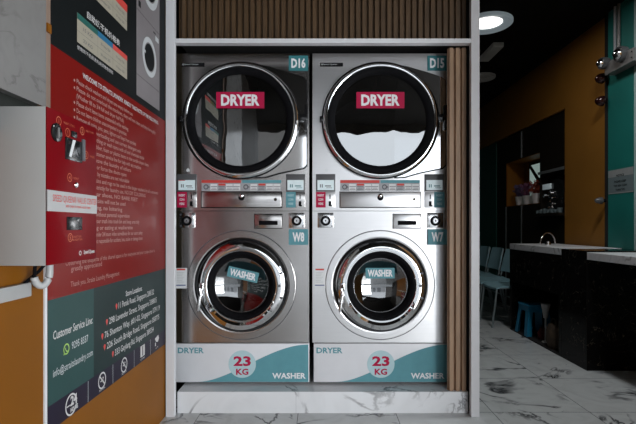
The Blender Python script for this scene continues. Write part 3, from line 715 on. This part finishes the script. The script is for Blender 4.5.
# trunking, cable and hose beneath it
tag(boxo('cable_trunking', 'plasticw', None, XL, XL + .022, .55, 1.383, .864, .904, .002), 'white rectangular cable trunking along the orange wall below the payment box', 'trunking')
b = B(); add_tube(b, [(XL + .012, 1.36, .900), (XL + .016, 1.385, .915), (XL + .03, 1.405, .935), (XL + .04, 1.42, .955), (XL + .04, 1.42, .963)], .005, 8)
tag(obj('black_cable', b, 'black', None, True), 'short black cable from the trunking end up into the payment box', 'cable')
b = B(); pts = []
for i in range(19):
    a = PI + .35 + (PI - .35) * i / 18
    pts.append((-.829 + .012 * math.cos(a), 1.40 + .020 * math.cos(a), .934 + .042 * math.sin(a)))
pts.append((-.817, 1.420, .961))
add_tube(b, pts, .0105, 12)
hs = tag(obj('hose', b, 'plasticw', None, True), 'curled white hose hanging under the corner of the payment box', 'hose')
b = B(); add_tube(b, [(pts[0][0], pts[0][1], pts[0][2] - .005), (pts[0][0] + .002, pts[0][1], pts[0][2] + .02), (pts[0][0] + .004, pts[0][1], .963)], .005, 8); obj('inner_cable', b, 'black', hs)

# ------------------------------------------------------------------ right-hand room
boxs('wall_right', 'orange_in', XR, XR + .35, 4.12, 4.80, 0, ZC)
boxs('wall_right_top', 'orange_in', XR, XR + .35, 4.80, 7.9, 2.27, ZC)
boxs('wall_right_dark', 'darkpanel', XR + .33, XR + .35, 4.80, 5.41, 0, 2.27)
boxs('wall_right_dark_low', 'darkpanel', XR + .03, XR + .329, 4.801, 5.409, 0, 1.18)
boxs('wall_right_dark_top', 'darkpanel', XR + .03, XR + .329, 4.801, 5.409, 1.682, 2.27)
boxs('wall_right_dark_side', 'darkpanel', XR + .03, XR + .329, 5.39, 5.409, 1.182, 1.68)

b = B(); add_box(b, XR + .03, XR + .35, 5.41, 6.39, 0, 1.33); add_box(b, XR + .03, XR + .35, 5.41, 6.39, 1.92, 2.27); add_box(b, XR + .03, XR + .35, 6.39, 6.72, 0, 2.27)
struct('wall_right_panels', b, 'darkpanel')
boxs('wall_right_teal', 'tealdim', XR + .02, XR + .35, 6.72, 7.9, 0, 2.27)
b = B(); add_box(b, XR + .27, XR + .35, 5.41, 6.39, 1.33, 1.92); add_box(b, XR + .032, XR + .27, 6.375, 6.389, 1.331, 1.919); add_box(b, XR + .032, XR + .27, 5.412, 6.376, 1.331, 1.337); add_box(b, XR + .032, XR + .27, 5.412, 6.376, 1.913, 1.919)
struct('wall_right_niche', b, 'orange')
# small window with crossed bars in the niche
wx = XR + .268
wy0, wy1, wz0, wz1 = 5.60, 6.20, 1.36, 1.89
w = boxs('window_1', 'black', wx - .012, wx + .004, wy0, wy1, wz0, wz1)
b = B(); yc, zc = (wy0 + wy1) / 2, (wz0 + wz1) / 2
g = .07
for pts in ([(wy0 + g, wz0 + .03), (wy1 - g, wz0 + .03), (yc, zc - .05)], [(wy0 + g, wz1 - .03), (wy1 - g, wz1 - .03), (yc, zc + .05)], [(wy0 + .03, wz0 + g), (wy0 + .03, wz1 - g), (yc - .05, zc)], [(wy1 - .03, wz0 + g), (wy1 - .03, wz1 - g), (yc + .05, zc)]):
    add_prism(b, [(p[0], p[1]) for p in pts], Matrix(((0, 0, -1, wx - .0125), (1, 0, 0, 0), (0, 1, 0, 0), (0, 0, 0, 1))), .003)
obj('window_pane', b, 'windowlit', w)
b = B()
for y, z0, z1, xx in ((5.905, 1.925, 2.265, XR + .024), (6.39, .0, 1.33, XR + .024), (5.90, .0, 1.33, XR + .024)): add_box(b, xx, xx + .008, y - .012, y + .012, z0, z1)
struct('trim_8', b, 'metalstrip')
# shelf with the pale front edge, coffee machine and cups
sh = boxo('wall_shelf', 'darkpanel', None, XR + .0, XR + .32, 4.81, 5.385, 1.655, 1.68); tag(sh, 'dark shelf with a pale metal front edge above the coffee machine', 'shelf')
boxo('edge_strip', 'metalstrip', sh, XR - .006, XR - .0, 4.81, 5.385, 1.652, 1.683)
ld = boxo('wall_ledge', 'darkpanel', None, XR - .06, XR + .32, 4.81, 5.385, 1.182, 1.21); tag(ld, 'dark ledge on the back wall carrying the coffee machine', 'ledge')
cm = thing('coffee_machine', 'glossy black coffee machine with chrome knobs and pale display on the dark ledge', 'coffee machine', (XR + .235, 5.10, 1.21))
b = B(); add_lathe(b, [(0, -.15), (.17, -.15), (.205, -.12), (.205, .12), (.17, .15), (0, .15)], (-.03, 0, .205), 'X', 40); add_box(b, -.19, .06, -.2, .2, 0, .14, .02); obj('body', b, 'blackgloss', cm, True)
boxo('display', 'windowlit', cm, -.200, -.18, .08, .26, .27, .33, .004).active_material = M['screen']
for y, z, r in ((.19, .20, .022), (.06, .22, .028), (.10, .06, .022), (.02, .10, .018), (.26, .04, .02)):
    b = B(); add_lathe(b, [(r, 0), (r * .9, -.03), (r * .4, -.04), (0, -.04)], (-.185, y, z), 'X', 16); obj('knob', b, 'chrome', cm, True)
b = B(); add_tube(b, [(-.19, -.06, .17), (-.25, -.06, .16), (-.27, -.06, .12)], .012, 8); obj('spout', b, 'chrome', cm, True)
cup0 = None
for k in range(7):
    y = 4.86 + k * .08
    b = B(); h = (.05, .035, .045, .04, .05, .04, .035)[k]
    add_lathe(b, [(0, 0), (.022, 0), (.027, h), (.024, h), (.019, .006), (0, .006)], (0, 0, 0), 'Z', 16)
    o = obj('cup', b, 'noticegrey', None, True, (XR - .02, y, 1.21))
    tag(o, 'small pale cup in the row along the front of the dark ledge', 'cup', 'cups along the dark ledge')
# potted flowers on the sill
def flower_pot(y, m, label, sc):
    t = thing('flower_pot', label, 'potted flowers', (XR + .08, y, 1.337), group='flower pots on the niche sill')
    b = B(); add_lathe(b, [(0, 0), (.045, 0), (.058, .10 * sc), (.062, .115 * sc), (.055, .115 * sc), (.045, .02), (0, .02)], (0, 0, 0), 'Z', 24); obj('pot', b, 'pot', t, True)
    b = B(); add_lathe(b, [(0, .10 * sc), (.05, .10 * sc)], (0, 0, 0), 'Z', 16); obj('soil', b, 'sack', t)
    b = B(); rnd = random.Random(int(y * 100))
    for k in range(46):
        a, r, z = rnd.uniform(0, 2 * PI), rnd.uniform(0, .085), rnd.uniform(.13, .26)
        p = Matrix.Translation((r * math.cos(a), r * math.sin(a), z)) @ Matrix.Rotation(rnd.uniform(0, 3), 4, 'X') @ Matrix.Rotation(rnd.uniform(0, 3), 4, 'Y')
        for j in range(5):
            aa = 2 * PI * j / 5
            v = [b.verts.new(p @ Vector(q_)) for q_ in ((0, 0, 0), (.022 * math.cos(aa - .5), .022 * math.sin(aa - .5), .004), (.03 * math.cos(aa), .03 * math.sin(aa), .0), (.022 * math.cos(aa + .5), .022 * math.sin(aa + .5), .004))]
            b.faces.new(v)
        add_tube(b, [(r * .3 * math.cos(a), r * .3 * math.sin(a), .1), (r * math.cos(a), r * math.sin(a), z)], .002, 4)
    obj('blossoms', b, m, t)
flower_pot(6.06, 'flower_v', 'white pot of violet flowers on the niche sill, first of three by the ochre jamb', .95)
flower_pot(5.84, 'flower_p', 'white pot of plum flowers, middle of the three on the niche sill', .95)
flower_pot(5.60, 'flower_r', 'white pot of rust red flowers, beside the coffee machine on the niche sill', 1.05)

# teal wall end with lamp, pipes, bells and paper
boxs('wall_teal', 'tealwall', XR - .03, XR + .35, 3.70, 4.03, 0, ZC)
boxs('trim_9', 'gap', XR - .005, XR + .35, 4.031, 4.119, 0, ZC)
boxs('wall_pale', 'palewall', XR - .03, XR + .35, 1.90, 3.697, 0, ZC)
XT = XR - .03
for k, y in enumerate((3.865, 3.915)):
    b = B(); add_tube(b, [(XT - .012, y, 2.40), (XT - .012, y, ZC - .002)], .012, 10)
    tag(obj('conduit_pipe', b, 'greyprint' if k else 'silver', None, True), ('upright grey pipe on the teal wall above the twin lamp, nearer of two', 'upright dull pipe on the teal wall above the twin lamp, farther of two')[k], 'pipe', 'pipes above the twin lamp')
em = thing('emergency_light', 'silver twin-head emergency light on the teal wall', 'emergency light', (XT, 3.765, 2.33))
b = B(); add_prism(b, [(-.19, 0), (.17, 0), (.17, .07), (.08, .10), (-.19, .10)], FL(-.085, 0, 0), .085); obj('housing', b, 'silver', em)
for y, z, r in ((-.06, .095, .062), (.165, .10, .050)):
    b = B(); add_lathe(b, [(r * .9, .02), (r, -.02), (r * .92, -.04), (r * .75, -.03)], (-.085, y, z), 'X', 28); hd = obj('lamp_head', b, 'bezel', em, True)
    b = B(); add_lathe(b, [(r * .75, -.03), (r * .6, -.055), (r * .3, -.07), (0, -.074)], (-.085, y, z), 'X', 28); obj('lens', b, 'chrome_soft', hd, True)
for z in (.075, .03):
    b = B(); add_lathe(b, [(.006, 0), (.005, -.004), (0, -.004)], (-.085, -.17, z), 'X', 10); obj('screw', b, 'black', em, True)
for y, z, r, lab, m in ((4.06, 2.344, .046, 'dark red round bell just under the twin emergency light', 'darkbell'), (4.06, 2.15, .046, 'lower dark red round bell on the black strip beside the teal wall', 'darkbell'), (4.07, 1.29, .030, 'small dull knob low on the black strip, level with the taped paper notice', 'bezel')):
    t = thing('alarm_bell' if m == 'darkbell' else 'door_knob', lab, 'bell' if m == 'darkbell' else 'knob', (XT - .0, y, z))
    b = B(); add_lathe(b, [(r * .5, 0), (r * .5, -.03)], (0, 0, 0), 'X', 16); obj('mount', b, 'black', t)
    b = B(); add_lathe(b, [(0, -.025), (r, -.03), (r * .95, -.05), (r * .7, -.075), (r * .3, -.09), (0, -.092)], (0, 0, 0), 'X', 28); obj('dome', b, m, t, True)
nt_ = thing('paper_notice', 'two-tone grey notice with lines of print on the teal wall', 'notice', (XT, 3.863, 1.34))
FRr = frame_right
b = B(); add_prism(b, [(-.16, 0), (.163, 0), (.163, .20), (-.16, .20)], FRr(-.0005, 0, 0), .0015); nb = obj('sheet', b, M['noticegrey'], nt_)
b = B(); add_rect(b, FRr(-.0026, 0, 0), -.16, .163, .14, .20); add_rect(b, FRr(-.0026, 0, 0), -.16, .163, 0, .008); obj('pale_band', b, 'noticepale', nb)
b = B(); 
for s, z, w in (('NOTICE', .148, .10), ('PLEASE KEEP', .098, .15), ('THIS AREA CLEAN', .064, .17), ('THANK YOU', .03, .12)): add_text(b, s, FRr(-.0032, 0, z), w=w, h=.018, bold=.02)
obj('lettering', b, 'black', nb)

# counters
c1 = thing('counter', 'far black counter with white marble top and open side holding a blue stool', 'counter', (1.97, 3.84, 0))
D = 4.88 - 3.84
b = B(); add_box(b, 0, XR - 1.97 - .002, -.0, .04, 0, .832); obj('end_panel', b, 'granite', c1)
b = B(); add_box(b, 0, XR - 1.97 - .002, D - .04, D, 0, .832); obj('end_panel', b, 'granite', c1)
b = B(); add_box(b, .46, XR - 1.97 - .002, .04, D - .04, 0, .832); obj('back_panel', b, 'gap', c1)
b = B(); add_box(b, .0, .46, .04, D - .04, 0, .012); obj('bottom_panel', b, 'gap', c1)
b = B(); add_box(b, .0, .025, .04, D - .04, .50, .832); obj('apron', b, 'granite', c1)
b = B(); add_box(b, 0, XR - 1.97 - .034, 0, D, .833, .888, .002); obj('countertop', b, 'slab', c1)
c2 = thing('counter', 'near black marble counter block with a white marble ledge reaching toward the front', 'counter', (1.97, 3.47, 0))
b = B(); add_box(b, 0, XR - .032 - 1.97, 0, .368, 0, .885, .002); obj('base', b, 'granite', c2)
b = B(); add_box(b, .0, XR - .032 - 1.97, -1.15, -.0015, .822, .876, .002); obj('ledge', b, 'slab', c2)
b = B(); add_box(b, .04, XR - .04 - 1.97, -1.15, -1.09, 0, .821); obj('ledge_support', b, 'granite', c2)

# blue stool and clutter inside the open counter
st = thing('stool', 'small blue plastic stool standing inside the open black counter', 'stool', (2.10, 4.62, .012))
b = B(); add_box(b, -.11, .11, -.12, .12, .28, .30, .01); add_box(b, -.10, .10, -.11, .11, .23, .282); obj('seat', b, 'stool', st, True)
for sx in (-1, 1):
    for sy in (-1, 1):
        b = B()
        pts = [(sx * .10, sy * .11), (sx * .10, sy * .045), (sx * .06, sy * .11)]
        lo = [b.verts.new((x * 1.28, y * 1.25 if abs(y) > .05 else y * 1.7, 0)) for x, y in pts]; hi = [b.verts.new((x, y, .24)) for x, y in pts]
        for i in range(3): b.faces.new((lo[i], lo[(i + 1) % 3], hi[(i + 1) % 3], hi[i]))
        b.faces.new(lo); b.faces.new(hi); obj('leg', b, 'stool', st)
bn = thing('brown_bag', 'rumpled dark brown bag beside the blue stool inside the counter', 'bag', (2.085, 4.09, .012))
b = B(); rnd = random.Random(3)
add_lathe(b, [(0, 0), (.10, 0), (.115, .06), (.105, .14), (.09, .2), (.07, .21), (.06, .18), (0, .17)], (0, 0, 0), 'Z', 26)
for v in b.verts: v.co += Vector((rnd.uniform(-.008, .008), rnd.uniform(-.008, .008), rnd.uniform(-.006, .006) if v.co.z > .01 else 0))
obj('sack', b, 'sack', bn, True)
b = B(); add_tube(b, [(-.05, -.05, .2), (-.05, -.02, .25), (-.05, .03, .25), (-.05, .055, .2)], .005, 6); obj('handle', b, 'sack', bn, True)
b = B(); add_lathe(b, [(0, 0), (.02, 0), (.026, .05), (.042, .13), (.04, .13), (.02, .04), (0, .035)], (0, 0, 0), 'Z', 22)
add_lathe(b, [(0, -.22), (.035, -.22), (.035, -.215), (.008, -.205), (.008, 0)], (0, 0, 0), 'Z', 16)
tag(obj('cup_on_stand', b, 'plasticw', None, True, (2.055, 4.28, .232)), 'white tapered cup on a slim stand inside the counter between stool and bag', 'cup')
b = B(); add_lathe(b, [(0, 0), (.06, 0), (.058, .05), (.04, .10), (0, .12)], (0, 0, 0), 'Z', 24)
for v in b.verts: v.co += Vector((rnd.uniform(-.01, .01), rnd.uniform(-.01, .01), rnd.uniform(-.008, .008) if v.co.z > .01 else 0))
tag(obj('cloth_bundle', b, 'reddark', None, True, (2.10, 4.40, .014)), 'dark red cloth bundle low inside the counter beside the stool', 'cloth')
b = B(); pts = []
for i in range(25):
    a = PI * i / 24; pts.append((2.24 - .115 * math.cos(a) * .9, 4.62 - .06 * math.cos(a), .889 + .115 * math.sin(a)))
add_tube(b, pts, .007, 8); add_lathe(b, [(0, 0), (.03, 0), (.02, .03), (0, .035)], (2.24, 4.62, .889), 'Z', 18)
tag(obj('chrome_hoop', b, 'chrome_soft', None, True), 'thin chrome hoop standing on the white top of the far counter', 'hoop')

# chairs along the right wall, facing left
ch = thing('chair', '', 'chair', (2.06, 5.13, 0), group='chairs along the right wall')
def chair_parts(t):
    # seat: local x from -.21 (front) to .19 (back)
    b = B(); n = 8; rows = []
    for i in range(n + 1):
        s = i / n; x = -.21 + .40 * s; z = .435 + .018 * (s - .5) ** 2 * 4 - (.03 * (1 - s / .2) ** 2 if s < .2 else 0)
        rows.append([b.verts.new((x, y * .2, z - .012 * (1 - y * y))) for y in (-1, -.6, 0, .6, 1)] + [b.verts.new((x, y * .2, z - .022 - .012 * (1 - y * y))) for y in (1, .6, 0, -.6, -1)])
    for A, Bb in zip(rows, rows[1:]):
        for k in range(10): b.faces.new((A[k], A[(k + 1) % 10], Bb[(k + 1) % 10], Bb[k]))
    b.faces.new(rows[0]); b.faces.new(rows[-1][::-1]); obj('seat', b, 'chairp', t, True)
    b = B(); rows = []
    for i in range(n + 1):
        s = i / n; z = .52 + .27 * s; w = .195 - .03 * s ** 3; x = .17 + .06 * s
        rows.append([b.verts.new((x - .03 * (y * y) + .02, y * w, z)) for y in (-1, -.6, 0, .6, 1)] + [b.verts.new((x - .03 * (y * y) + .038, y * w, z)) for y in (1, .6, 0, -.6, -1)])
    for A, Bb in zip(rows, rows[1:]):
        for k in range(10): b.faces.new((A[k], A[(k + 1) % 10], Bb[(k + 1) % 10], Bb[k]))
    b.faces.new(rows[0]); b.faces.new(rows[-1][::-1]); obj('backrest', b, 'chairp', t, True)
    for sy in (-1, 1):
        b = B(); add_tube(b, [(-.25, sy * .19, 0), (-.20, sy * .19, .40), (-.18, sy * .19, .425)], .012, 8); obj('leg', b, 'chairm', t, True)
        b = B(); add_tube(b, [(.25, sy * .19, 0), (.16, sy * .19, .40), (.15, sy * .19, .425)], .012, 8); obj('leg', b, 'chairm', t, True)
        b = B(); add_tube(b, [(-.18, sy * .19, .418), (.14, sy * .19, .42), (.165, sy * .19, .46), (.19, sy * .185, .60), (.235, sy * .17, .78)], .011, 8); obj('side_frame', b, 'chairm', t, True)
    b = B(); add_tube(b, [(.20, -.19, .22), (.20, .19, .22)], .009, 8); obj('stretcher', b, 'chairm', t, True)
chair_parts(ch)
labs = ['blue-grey plastic chair just behind the far counter, half hidden by it', 'blue-grey plastic chair second from the far counter in the row', 'blue-grey plastic chair third from the far counter, its whole backrest in view', 'blue-grey plastic chair at the far end of the row, mostly behind the white post']
ch['label'] = labs[0]
for k in range(1, 4):
    c = ch.copy(); C.objects.link(c); c.location = (2.06, 5.13 + .46 * k, 0); c['label'] = labs[k]
    for p in ch.children:
        d = p.copy(); C.objects.link(d); d.parent = c

# ceiling lights
def downlight(x, y, label, lit, r):
    t = thing('ceiling_light', label, 'ceiling light', (x, y, ZC))
    b = B(); add_lathe(b, [(r, 0), (r, -.02), (r * .93, -.03), (r * .62, -.012), (r * .60, -.004)], (0, 0, 0), 'Z', 48); obj('ring', b, 'lampring' if lit else 'lampoff', t, True)
    b = B(); add_lathe(b, [(r * .60, -.006), (0, -.006)], (0, 0, 0), 'Z', 40); obj('diffuser', b, 'lampdisc' if lit else 'lampoff', t, True)
downlight(1.50, 4.22, 'round lit ceiling light with white rim beside the white post', True, .22)
bl = boxo('ceiling_duct', 'lampoff', None, 1.72, 1.83, 4.67, 5.10, ZC - .05, ZC - .001, .01); bl.rotation_euler = (0, 0, 0)
tag(bl, 'dim grey bar fixture on the dark ceiling behind the lit ceiling light', 'ceiling fixture')
downlight(1.98, 5.75, 'dim unlit round ceiling light deepest in the dark room', False, .16)

# ------------------------------------------------------------------ street behind the camera (seen in the steel and glass)
boxs('pavement', 'pave', -14, 14, -24, -3.2, -.10, -.03)
b = B(); add_box(b, -.4, 14, -12.6, -12.0, 0, 2.7)
struct('unseen_wall_white', b, 'facade')  # unseen facade, kept low and white to brighten the right machines' reflections
b = B(); add_box(b, -14, -.6, -11.0, -10.4, 0, 6.5)
struct('unseen_wall_grey', b, 'facadegrey')  # unseen building, made tall and dark to dim the left machines' reflections
b = B()
for i in range(1, 6):
    for z in (.3,): add_box(b, i * 2.4 - .75, i * 2.4 + .75, -12.0, -11.95, z, z + 2.1)
struct('wall_street_windows', b, 'facadedk')
boxs('ceiling_canopy_edge', 'canopy', -6, 8, -3.12, -3.0, 2.72, ZC + .3)
boxs('ceiling_canopy', 'canopy', -6, -1.2, -3.0, 2.0, ZC, ZC + .1)

# ------------------------------------------------------------------ light
w = bpy.data.worlds.new('World'); bpy.context.scene.world = w; w.use_nodes = True
nt = w.node_tree; bg = nt.nodes['Background']
tc = nt.nodes.new('ShaderNodeTexCoord'); sp = nt.nodes.new('ShaderNodeSeparateXYZ'); rp = nt.nodes.new('ShaderNodeValToRGB')
nt.links.new(tc.outputs['Generated'], sp.inputs[0]); nt.links.new(sp.outputs['Z'], rp.inputs[0]); nt.links.new(rp.outputs[0], bg.inputs[0])
rp.color_ramp.elements[0].color = (.80, .86, .92, 1); rp.color_ramp.elements[1].color = (.9, .95, 1, 1)
bg.inputs[1].default_value = 2.4
def area(name, loc, rot, sx, sy, e, col=(1, 1, 1)):
    l = bpy.data.lights.new(name, 'AREA'); l.shape = 'RECTANGLE'; l.size = sx; l.size_y = sy; l.energy = e; l.color = col
    o = bpy.data.objects.new(name, l); C.objects.link(o); o.location = loc; o.rotation_euler = rot
    return o
k = area('fill_side', (3.9, -2.0, 1.0), (0, 0, 0), 2.8, 1.7, 250, (.95, .98, 1)); k.rotation_euler = (Vector((.2, 2.6, .75)) - k.location).to_track_quat('-Z', 'Y').to_euler()  # added fill lamp from the right, lights the niche outside the steel's reflections
lp = bpy.data.lights.new('ceiling_lamp_and_fill', 'AREA'); lp.shape = 'DISK'; lp.size = .25; lp.energy = 4; lp.color = (1, .95, .88)
lo = bpy.data.objects.new('ceiling_lamp_and_fill', lp); C.objects.link(lo); lo.location = (1.5, 4.22, ZC - .035)
fill_lamp = lp.copy(); fill_lamp.energy = 24; fill_lamp.color = (.95, .98, 1); fill_lamp_obj = bpy.data.objects.new('ceiling_lamp_and_fill', fill_lamp); C.objects.link(fill_lamp_obj); fill_lamp_obj.location = (1.7, 2.7, ZC - .035)  # second lamp is an unseen fill, added to brighten the right floor

sc = bpy.context.scene
sc.view_settings.view_transform = 'Standard'
sc.view_settings.look = 'None'
sc.view_settings.exposure = -0.05
sc.cycles.use_denoising = True
sc.cycles.max_bounces = 8
sc.cycles.sample_clamp_indirect = 6
